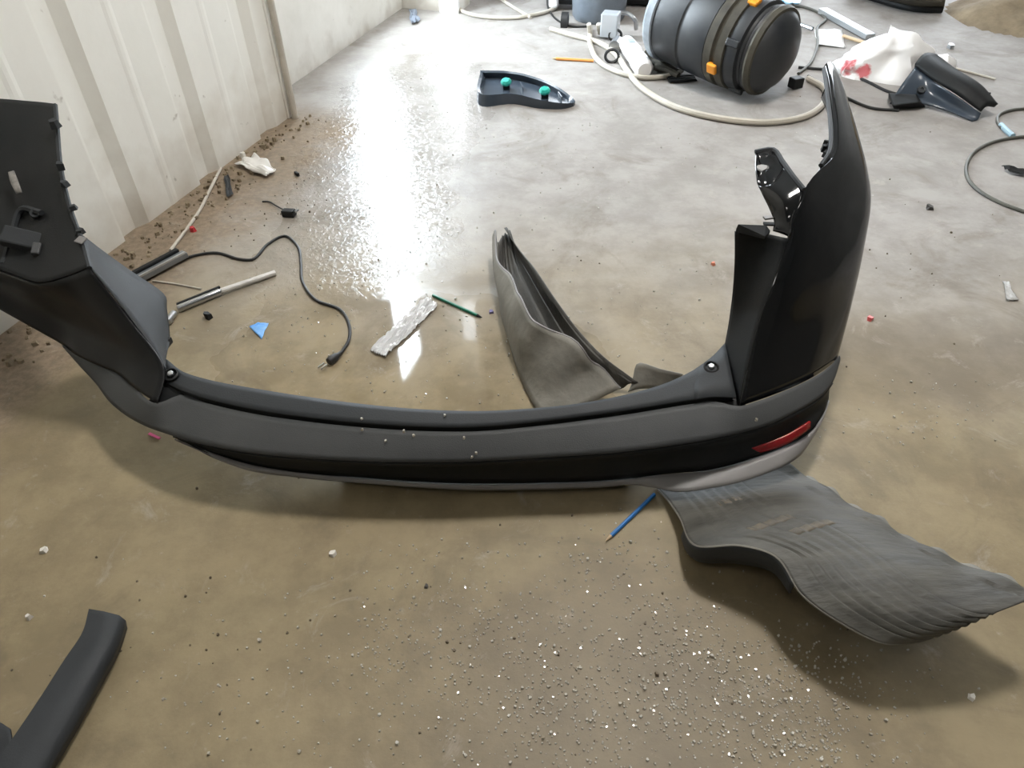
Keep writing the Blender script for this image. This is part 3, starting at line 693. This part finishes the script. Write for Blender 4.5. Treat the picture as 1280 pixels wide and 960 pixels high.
def chip(name, label, px, size, m, cat='chip', grp=None):
    return tag(obj(name, MB().shard(P(*px), size), m, smooth=0, base=P(*px)), label, cat, grp)
redp = mat('red_plastic', (.55, .04, .05), .4); pinkp = mat('pink_plastic', (.75, .13, .30), .35); whitep = mat('white_chip', (.75, .72, .66), .5); stone = mat('dark_stone', (.07, .065, .06), .7)
chip('red_chip', 'red plastic chip by the cream rod near the wall', (242, 289), .024, redp)
chip('red_chip', 'pinkish red chip on the floor right of the bumper', (1087, 400), .028, mat('faded_red_plastic', (.72, .14, .14), .4))
chip('red_chip', 'orange red chip left of the black column', (891, 331), .018, mat('coral_plastic', (.70, .25, .16), .4))
chip('white_chip', 'white chip alone on the mud at far left', (55, 689), .022, whitep)
chip('white_chip', 'white chip on the mud in front of the bumper', (416, 693), .022, whitep)
chip('white_chip', 'white chip by the black trim strip', (37, 773), .016, whitep)
chip('white_chip', 'white chip below the front liner', (1214, 872), .016, whitep)
chip('white_chip', 'pale chip on the wall side of the foil scrap', (304, 196), .03, whitep)
chip('dark_pebble', 'dark flat pebble right of the bumper wing', (1162, 261), .034, stone)
chip('dark_pebble', 'tiny dark pebble in the damp mud', (533, 734), .012, stone)
chip('purple_cap', 'small purple and silver cap beside the green pencil', (614, 391), .022, mat('purple_foil', (.22, .20, .38), .25, metal=.4), 'cap')
pk_ = P(193, 545, .004)
tag(obj('pink_ribbon', MB().box(pk_, (.040, .007, .003), P(202, 549) - P(185, 541)), pinkp, smooth=0, base=P(193, 545)), 'bright pink sliver beside the left bumper corner', 'sliver')
crumple('torn_label', 'torn grey scrap at the right edge of the floor', 'scrap', [(1253, 352), (1260, 355), (1273, 376), (1258, 376)], .003, mat('grey_scrap', (.30, .29, .27), .5, col2=(.55, .55, .54), nscale=60), .006, 12, 7)

# ------------------------------------------------------------------ far clutter: vacuum, hoses, machine, bottle
t = thing('shop_vacuum', 'large black shop vacuum lying on its side with orange latches', 'vacuum cleaner', P(900, 105, 0))
A0 = P(836, 86, 0); B0 = P(964, 126, 0); ax = (B0 - A0); L = ax.length; ax.normalize()
rad = .225
ax = (ax + V((0, 0, -.09))).normalized()
base = A0 + V((0, 0, rad + .045)) - ax * .02
M['vac'] = mat('dusty_black_drum', (.010, .013, .018), .34, col2=(.045, .046, .046), nscale=5, namt=.2, rough2=.55, spec=.4)
M['vac2'] = mat('brown_dusty_plastic', (.038, .035, .028), .55, col2=(.10, .092, .07), nscale=7, rough2=.75, spec=.3)
M['vac_rim'] = mat('milky_clear_rim', (.50, .56, .62), .2, col2=(.3, .34, .38), nscale=9)
def lz(n_, pr, m, seg=40): return obj(n_, MB().lathe(base, ax, pr, seg), m, t)
lz('clear_rim', [(-.02, rad * .55), (-.02, rad * .93), (.0, rad * 1.0), (.035, rad * 1.0), (.04, rad * .9)], M['vac_rim'])
drum = lz('drum', [(.035, rad * .94), (.05, rad * .97), (.20, rad * .99), (.205, rad * .975), (.22, rad * .975), (.225, rad * .99), (L * .58, rad * 1.0), (L * .59, rad * .96)], M['vac'])
lz('collar', [(L * .58, rad * .98), (L * .59, rad * 1.0), (L * .65, rad * 1.0), (L * .66, rad * .94), (L * .68, rad * .94), (L * .69, rad * 1.0), (L * .75, rad * .985), (L * .76, rad * .9)], M['vac2'])
lz('motor_head', [(L * .75, rad * .93), (L * .78, rad * .96), (L * .85, rad * .93), (L * .86, rad * .85), (L * .88, rad * .84), (L * .90, rad * .88), (L * .98, rad * .82), (L * 1.04, rad * .66), (L * 1.08, rad * .45), (L * 1.10, rad * .2)], M['vac'])
lz('end_ring', [(L * .92, rad * .88), (L * .94, rad * .91), (L * .975, rad * .88), (L * .98, rad * .8)], M['vac2'])
side = ax.cross(V((0, 0, 1))).normalized()   # horizontal, across the drum
for an, fr in ((20, .80), (112, .67)):
    dr = side * math.sin(math.radians(an)) + V((0, 0, 1)) * math.cos(math.radians(an))
    obj('latch', MB().box(base + ax * (L * fr) + dr * (rad * (1.0 if fr < .7 else .96)), (.05, .05, .026), ax, dr), M['orange'], t, smooth=0, bevel=.006)
for an in (75, 150):
    dr = side * math.sin(math.radians(an)) + V((0, 0, 1)) * math.cos(math.radians(an))
    obj('handle_rib', MB().box(base + ax * (L * .81) + dr * rad * .95, (.07, .035, .02), ax, dr), M['vac'], t, smooth=0, bevel=.006)
obj('switch_box', MB().box(P(995, 103, .03), (.06, .05, .05), (1, .4, 0)), M['dark_plastic'], t, smooth=0, bevel=.005)

cable('vacuum_hose', 'long cream hose looping in front of the shop vacuum', [(688, 36), (715, 44), (745, 52), (768, 66), (785, 90), (805, 112), (845, 134), (895, 147), (955, 153), (1005, 146), (1030, 128), (1030, 110), (1010, 98)], .015, M['hose'], 'hose', 90)
cable('vacuum_hose', 'second cream hose curling under the white bottle', [(738, 34), (738, 56), (748, 76), (772, 90), (806, 97), (838, 94), (852, 88)], .014, M['hose'], 'hose', 50)
cable('air_line', 'pale hose bowed along the floor at the far wall', [(566, -20), (569, 4), (580, 15), (605, 21), (645, 22), (690, 12), (700, 2)], .012, M['hose'], 'hose', 50)
cable('air_line', 'thin pale line crossing the bright far floor', [(615, -8), (640, 8), (663, 22)], .010, M['hose'], 'hose', 20)
cable('black_lead', 'thin black lead hanging round the dark machine', [(684, -6), (686, 12), (698, 26), (715, 33), (738, 33)], .006, M['cable'], 'cable', 30)
cable('black_lead', 'black lead running from the vacuum under the white bag', [(998, 84), (1020, 86), (1045, 88), (1080, 100), (1112, 115), (1135, 120)], .007, M['cable'], 'cable', 40)
cable('black_lead', 'black lead curving behind the bumper tip to the black bracket', [(1010, 95), (1040, 112), (1062, 124), (1090, 135), (1124, 138)], .007, M['cable'], 'cable', 40)
cable('extension_lead', 'grey cord arching over the floor past the vacuum', [(975, 10), (1000, 8), (1020, 14), (1032, 24), (1022, 34), (1022, 55), (1012, 80), (998, 92)], .008, M['graycable'], 'cable', 50)
cable('wire_loop', 'dusty black wire loop at the right edge', [(1290, 170), (1268, 172), (1240, 178), (1218, 190), (1208, 208), (1211, 225), (1226, 240), (1252, 254), (1290, 268)], .007, M['graycable'], 'cable', 60)
t = thing('taped_wire', 'short wire wrapped with pale blue tape above the wire loop', 'cable', P(1255, 150))
obj('wire', MB().tube(PT([(1290, 136, .007), (1268, 137, .007), (1250, 143, .007), (1247, 152, .007), (1252, 160, .007)]), .007, 8, 24), M['graycable'], t)
obj('tape', MB().tube(PT([(1251, 156, .009), (1258, 163, .009), (1266, 170, .009)]), .012, 8, 8), mat('pale_blue_tape', (.38, .56, .66), .4), t)
crumple('black_fragment', 'black and white fragment inside the wire loop', 'fragment', [(1251, 209), (1290, 214), (1290, 222), (1262, 215)], .01, M['dark_plastic'], .01, 21, 7)

t = thing('spray_bottle', 'white plastic bottle leaning among the hoses', 'bottle', P(795, 88))
A = P(782, 52, .05); B = P(806, 88, .045); d = B - A; Lb = d.length
obj('body', MB().lathe(A, d, [(0, .012), (.005, .03), (.03, .043), (Lb * .4, .05), (Lb * .55, .044), (Lb * .7, .05), (Lb * .95, .05), (Lb, .035)], 20), M['bag'], t)
obj('label_patch', MB().box(A + d * .3 + V((-.005, -.01, .05)), (.03, .05, .004), (1, .1, 0)), mat('grey_label', (.35, .45, .5), .5), t, smooth=0)
t = thing('work_machine', 'dark machine with a grey drum and silver side box at the back', 'machine', P(745, 30))
c0 = P(748, 22)
obj('drum', MB().lathe(c0, (0, 0, 1), [(0, .15), (.02, .165), (.3, .18), (.42, .18), (.44, .15)], 28), mat('grey_drum', (.20, .23, .27), .4, col2=(.12, .14, .16), nscale=5), t)
obj('black_body', MB().box(P(712, 14) + V((.02, .1, .2)), (.26, .2, .34), (1, -.2, 0)), M['dark_plastic'], t, smooth=0, bevel=.03)
obj('black_back', MB().box(P(795, 10) + V((.0, .12, .22)), (.3, .22, .42), (1, -.2, 0)), M['dark_plastic'], t, smooth=0, bevel=.03)
obj('white_cap', MB().box(P(693, 12) + V((0, 0, .13)), (.06, .1, .22), (1, -.3, 0)), M['bag'], t, smooth=0, bevel=.015)
obj('wheel', MB().lathe(P(706, 26, .03), (1, -.2, 0), [(-.02, .01), (-.02, .05), (.02, .05), (.02, .01)], 18), M['cable'], t)
sbx = obj('silver_box', MB().box(P(763, 30, .08), (.10, .09, .13), (1, -.35, 0)), mat('silver_sheet', (.6, .64, .68), .3, metal=.4), t, smooth=0, bevel=.008)
obj('bar_handle', MB().tube(PT([(768, 16, .13), (785, 17, .13), (794, 26, .10), (795, 36, .05)]), .012, 8, 16), M['steel'], t)
for x in (736, 748): obj('outlet', MB().tube(PT([(x, 30, .08), (x + 2, 42, .02)]), .014, 8, 6), M['hose'], t)
t = thing('pipe_coupling', 'silver pipe coupling lying beside the white bottle', 'coupling', P(764, 62))
obj('sleeve', MB().lathe(P(772, 52, .03), P(764, 66, .03) - P(772, 52, .03), [(0, .02), (.0, .032), (.10, .034), (.10, .024)], 20), M['steel'], t)
obj('rubber_ring', MB().tube([P(765, 70, .034) + V((.036 * math.cos(a), .01 * math.sin(a), .03 * math.sin(a))) for a in [i * math.pi / 12 for i in range(25)]], .008, 8), M['cable'], t)
t = thing('hose_clamp', 'dark ring fitting between the silver box and the bottle', 'ring', P(768, 48))
obj('ring', MB().tube([P(769, 44, .03) + V((.035 * math.cos(a), .0, .03 * math.sin(a))) for a in [i * math.pi / 10 for i in range(21)]], .008, 6), M['cable'], t)
t = thing('vent_grille', 'small black slatted grille lying under the vacuum drum', 'grille', P(850, 100))
gA, gB = P(835, 98, .004), P(866, 96, .004)
for k in range(3): obj('slat', MB().box((gA + gB) / 2 + V((.0, -.028 * k, .006)), (.14, .018, .012), gB - gA), M['dark_plastic'], t, smooth=0)
for s_ in (gA, gB): obj('end_bar', MB().box(s_ + V((0, -.028, .003)), (.01, .075, .006), gB - gA), M['dark_plastic'], t, smooth=0)
t = thing('rag_pile', 'grey crumpled rags beneath the vacuum drum', 'rags', P(835, 80))
for k in range(4):
    obj('fold', MB().tube(PT([(808 + 4 * k, 66 + 6 * k, .02), (825 + 3 * k, 70 + 6 * k, .03), (842 + 2 * k, 80 + 5 * k, .02)]), .018, 8, 12), M['vac2'], t)

# white bag with red print
def bag():
    t = thing('plastic_bag', 'crumpled white plastic bag with red print beside the black bracket', 'plastic bag', P(1095, 100))
    c = P(1098, 92); n_u, n_v = 40, 22; m_ = MB(); rows_ = []
    X = (P(1150, 100) - P(1045, 92)).normalized(); Y = V((-X.y, X.x, 0))
    for j in range(n_v):
        ph = math.pi / 2 * j / (n_v - 1); r_ = []
        for i in range(n_u + 1):
            a = 2 * math.pi * (i % n_u) / n_u
            ca, sa = math.cos(a), math.sin(a)
            rr = math.cos(ph); k = 1 + .35 * noise.noise(V((ca * 1.6, sa * 1.6, ph * 1.5 + 3))) + .12 * noise.noise(V((ca * 5, sa * 5, ph * 4)))
            hz = math.sin(ph) * (.17 + .05 * ca) * (1 + .35 * noise.noise(V((ca * 2 * rr, sa * 2 * rr, 8.2))))
            r_.append(c + X * (.235 * rr * k * ca) + Y * (.15 * rr * k * sa) + V((0, .03, hz)))
        rows_.append(r_)
    m_.grid(rows_)
    mm = mat('bag_film_red_print', (.88, .87, .86), .32)
    nt = mm.node_tree; n = nt.nodes; l = nt.links; b = n['Principled BSDF']
    tc = n.new('ShaderNodeTexCoord'); prev = None
    spots = [(1062, 84, .04), (1080, 90, .034), (1075, 83, .03), (1108, 104, .028)]
    colr = None
    for x, y, r in spots:
        p = P(x, y, .04) - P(1095, 100)
        vm = n.new('ShaderNodeVectorMath'); vm.operation = 'DISTANCE'; vm.inputs[1].default_value = p; l.new(tc.outputs['Object'], vm.inputs[0])
        nz = n.new('ShaderNodeTexNoise'); nz.inputs['Scale'].default_value = 40; l.new(tc.outputs['Object'], nz.inputs['Vector'])
        ad = n.new('ShaderNodeMath'); ad.operation = 'MULTIPLY_ADD'; ad.inputs[1].default_value = .05; l.new(nz.outputs['Fac'], ad.inputs[0]); l.new(vm.outputs['Value'], ad.inputs[2])
        mr = n.new('ShaderNodeMapRange'); mr.inputs['From Min'].default_value = r + .018; mr.inputs['From Max'].default_value = r + .034; mr.inputs['To Min'].default_value = .85; mr.inputs['To Max'].default_value = 0
        l.new(ad.outputs[0], mr.inputs['Value'])
        mx = n.new('ShaderNodeMix'); mx.data_type = 'RGBA'; mx.inputs[7].default_value = (.62, .05, .07, 1)
        if prev is None: mx.inputs[6].default_value = (.88, .87, .86, 1)
        else: l.new(prev, mx.inputs[6])
        l.new(mr.outputs[0], mx.inputs[0]); prev = mx.outputs[2]
    l.new(prev, b.inputs['Base Color'])
    obj('film', m_, mm, t, smooth=30)
    obj('bag_ear', MB().lathe(P(1163, 82, .03), (.9, -.3, .1), [(0, .02), (.02, .05), (.07, .055), (.11, .03), (.12, .01)], 10), M['bag'], t)
bag()
t = thing('bumper_bracket', 'black angled plastic bracket lying by the white bag', 'bracket', P(1180, 130))
arm = [PT([(1143, 84, .12), (1156, 71, .15), (1168, 72, .15)]), PT([(1165, 100, .10), (1178, 92, .13), (1190, 90, .12)]), PT([(1195, 118, .08), (1208, 112, .10), (1222, 110, .09)]), PT([(1226, 140, .03), (1232, 134, .05), (1243, 134, .04)])]
obj('arm', MB().grid(arm, 10, 20), M['dark_plastic'], t, solid=.02)
web = [PT([(1144, 84, .12), (1165, 100, .10), (1196, 120, .08), (1226, 142, .03)]), PT([(1124, 110, .07), (1160, 116, .05), (1190, 132, .03), (1222, 150, .008)]), PT([(1112, 130, .015), (1150, 130, .02), (1180, 138, .012), (1215, 152, .004)])]
obj('web', MB().grid(web, 20, 12), M['trim_in'], t, solid=.006)
obj('foot', MB().prism(PT([(1110, 120, .0), (1150, 122, .0), (1158, 134, .0), (1118, 138, 0)]), PT([(1110, 116, .05), (1146, 118, .06), (1150, 128, .045), (1116, 132, .03)])), M['dark_plastic'], t, smooth=0, bevel=.008)
obj('pin', MB().tube(PT([(1222, 116, .05), (1238, 117, .05)]), .006, 6), M['dark_plastic'], t)
obj('boss', MB().lathe(P(1152, 112, .075), (-.2, -.6, .7), [(-.01, .02), (.006, .018), (.006, .008), (0, .007)], 14), M['mid_plastic'], t)
crumple('paper_sheet', 'white paper sheet on the floor behind the vacuum', 'paper', [(1018, 37), (1052, 37), (1057, 60), (1022, 57)], .004, M['paper'], .008, 31, 8)
mb = MB().box((P(1028, 13, .02) + P(1088, 46, .02)) / 2, ((P(1028, 13, .02) - P(1088, 46, .02)).length, .06, .03), P(1088, 46, .02) - P(1028, 13, .02))
tag(obj('metal_bar', mb, mat('grey_aluminium', (.50, .53, .55), .4, metal=.6), smooth=0, bevel=.004, base=P(1058, 30)), 'grey aluminium bar lying behind the white paper', 'bar')
tag(obj('steel_rod', MB().tube([P(986, 26, .02), P(1016, 36, .012)], .012, 8), M['steel'], base=P(1000, 30)), 'short bright steel rod beside the paper', 'rod')
tag(obj('wooden_strip', MB().tube([P(1054, 45, .012), P(1095, 58, .012)], .010, 6), wood, base=P(1075, 52)), 'thin pale strip sticking out behind the white bag', 'strip')
tag(obj('pale_stick', MB().tube([P(1175, 80, .006), P(1244, 99, .006)], .006, 6), M['hose'], base=P(1210, 90)), 'pale stick beyond the black bracket', 'stick')
crumple('blue_cup', 'pale container scrap with a blue end at the far right', 'container', [(975, -8), (1003, -6), (1000, 5), (978, 6)], .02, mat('pale_blue', (.55, .66, .72), .4, col2=(.05, .35, .6), nscale=20, namt=.8), .012, 41, 8)
# dark panel at the far edge
t = thing('splash_guard', 'long dark plastic panel at the far edge of the floor', 'panel', P(1130, 12))
rows = [PT([(1060, -14, .02), (1100, -1, .02), (1140, 9, .02), (1180, 11, .02)]), PT([(1064, -22, .10), (1104, -10, .10), (1142, -1, .10), (1182, 0, .09)]), PT([(1070, -40, .14), (1110, -30, .14), (1146, -22, .13), (1186, -18, .10)])]
obj('skin', MB().grid(rows, 24, 10), M['vac2'], t, solid=.01)
obj('lower_edge', MB().tube(PT([(1060, -13, .02), (1100, 0, .02), (1140, 10, .02), (1178, 12, .02)]), .02, 8, 20), M['dark_plastic'], t)
# loose dirt heap to the right at the back, and the ridge by the far wall
def heap(name, label, cx, cy, rx, ry, hh, seed):
    m_ = MB(); n_ = 44; rows_ = []
    for j in range(n_):
        r_ = []
        for i in range(n_):
            u, v_ = i / (n_ - 1) * 2 - 1, j / (n_ - 1) * 2 - 1
            d2 = math.sqrt(u * u + v_ * v_)
            h = max(0, 1 - d2) ** .8 * hh * (1 + .7 * noise.noise(V((u * 3 + seed, v_ * 3, seed)))) + max(0, 1 - d2) ** .5 * .03 * noise.noise(V((u * 11, v_ * 11, seed)))
            r_.append(V((cx + u * rx, cy + v_ * ry, max(h, 0) - .002)))
        rows_.append(r_)
    m_.grid(rows_); return tag(obj(name, m_, M['dirt'], base=(cx, cy, 0)), label, 'dirt heap')
c = P(1250, 8); heap('dirt_heap', 'brown dirt heap at the far right', c.x + .55, c.y - .22, .95, .60, .30, 2.2)
c = P(640, -12); heap('dirt_ridge', 'low brown dirt ridge behind the bowed hose', c.x + .15, c.y + .42, .62, .45, .24, 5.1)
chip('dark_clump', 'dark clump lying on the dirt heap', (1236, 8), .12, stone)
chip('silver_chip', 'small silver scrap before the dirt heap', (1188, 60), .05, M['steel'])
crumple('grey_rag', 'small grey rag by the far corner', 'rag', [(511, 17), (518, 15), (524, 27), (517, 31)], .006, mat('blue_grey_cloth', (.20, .23, .28), .8), .03, 15, 8)

# ------------------------------------------------------------------ loose stuff
def scatter(name, label, n, clusters, smin, smax, m, zf_=None):
    mb_ = MB(); k = 0
    tot = sum(c[4] for c in clusters)
    for cx, cy, sx, sy, wgt in clusters:
        for _ in range(int(n * wgt / tot)):
            for _try in range(6):
                x, y = random.gauss(cx, sx), random.gauss(cy, sy)
                if -150 < x < 1430 and -10 < y < 1150 and P(x, y).dot(NN) > -2.0: break
            else: continue
            s_ = random.uniform(smin, smax) * (1.5 if random.random() < .08 else 1)
            mb_.shard(P(x, y), s_)
    o = obj(name, mb_, m, smooth=0)
    return tag(o, label, 'debris', kind='stuff')
M['glass'] = mat('broken_safety_glass', (.33, .29, .22), .05, spec=1.0, col2=(.66, .64, .59), nscale=60, namt=.6)
scatter('glass_crumbs', 'crumbs of broken safety glass scattered over the floor', 3200, [
 (930, 860, 90, 45, 3.4), (700, 900, 90, 45, 2.0), (990, 920, 60, 30, 1.6), (760, 720, 60, 40, .9), (600, 760, 70, 50, .8), (650, 830, 90, 40, 1.2),
 (850, 800, 40, 30, .7), (480, 810, 25, 50, .4), (430, 830, 120, 80, .5), (560, 440, 110, 40, .5), (830, 380, 60, 60, .3), (380, 400, 60, 40, .3), (1150, 520, 60, 30, .3),
 (560, 300, 120, 90, .6), (900, 160, 160, 50, .35), (640, 200, 90, 50, .3), (300, 880, 120, 60, .3)], .0025, .006, M['glass'])
scatter('grit', 'dark grit and soil crumbs scattered over the floor', 190, [
 (330, 240, 50, 25, 1.2), (220, 285, 50, 20, .8), (640, 780, 250, 100, 1), (250, 790, 120, 70, .5), (1150, 300, 80, 90, .6), (800, 250, 200, 90, .5), (430, 190, 60, 60, .6)], .003, .007, mat('dark_grit', (.14, .11, .075), .85))
mbw = MB()
for _ in range(260):
    t_ = random.uniform(.6, 3.05); q = W(t_, -2.06 + abs(random.gauss(0, .09)))
    mbw.shard(q, random.uniform(.006, .024))
tag(obj('soil_clods', mbw, M['dirt'], smooth=0), 'brown soil clods piled along the foot of the ribbed wall', 'debris', kind='stuff')
# crumbs on the bumper ledge
mbl = MB()
for x, y, z in ((452, 524, .21), (453, 538, .193), (517, 545, .187), (541, 480, 0), (580, 548, .184), (595, 567, .162), (590, 572, .158), (482, 552, .18), (945, 526, .195), (505, 540, .19), (556, 520, .214), (1000, 560, .0)):
    if z > 0: mbl.shard(P(x, y, z + .004), .008)
tag(obj('glass_crumbs_on_bumper', mbl, M['glass'], smooth=0), 'few glass crumbs resting on the bumper ledge', 'debris', kind='stuff')
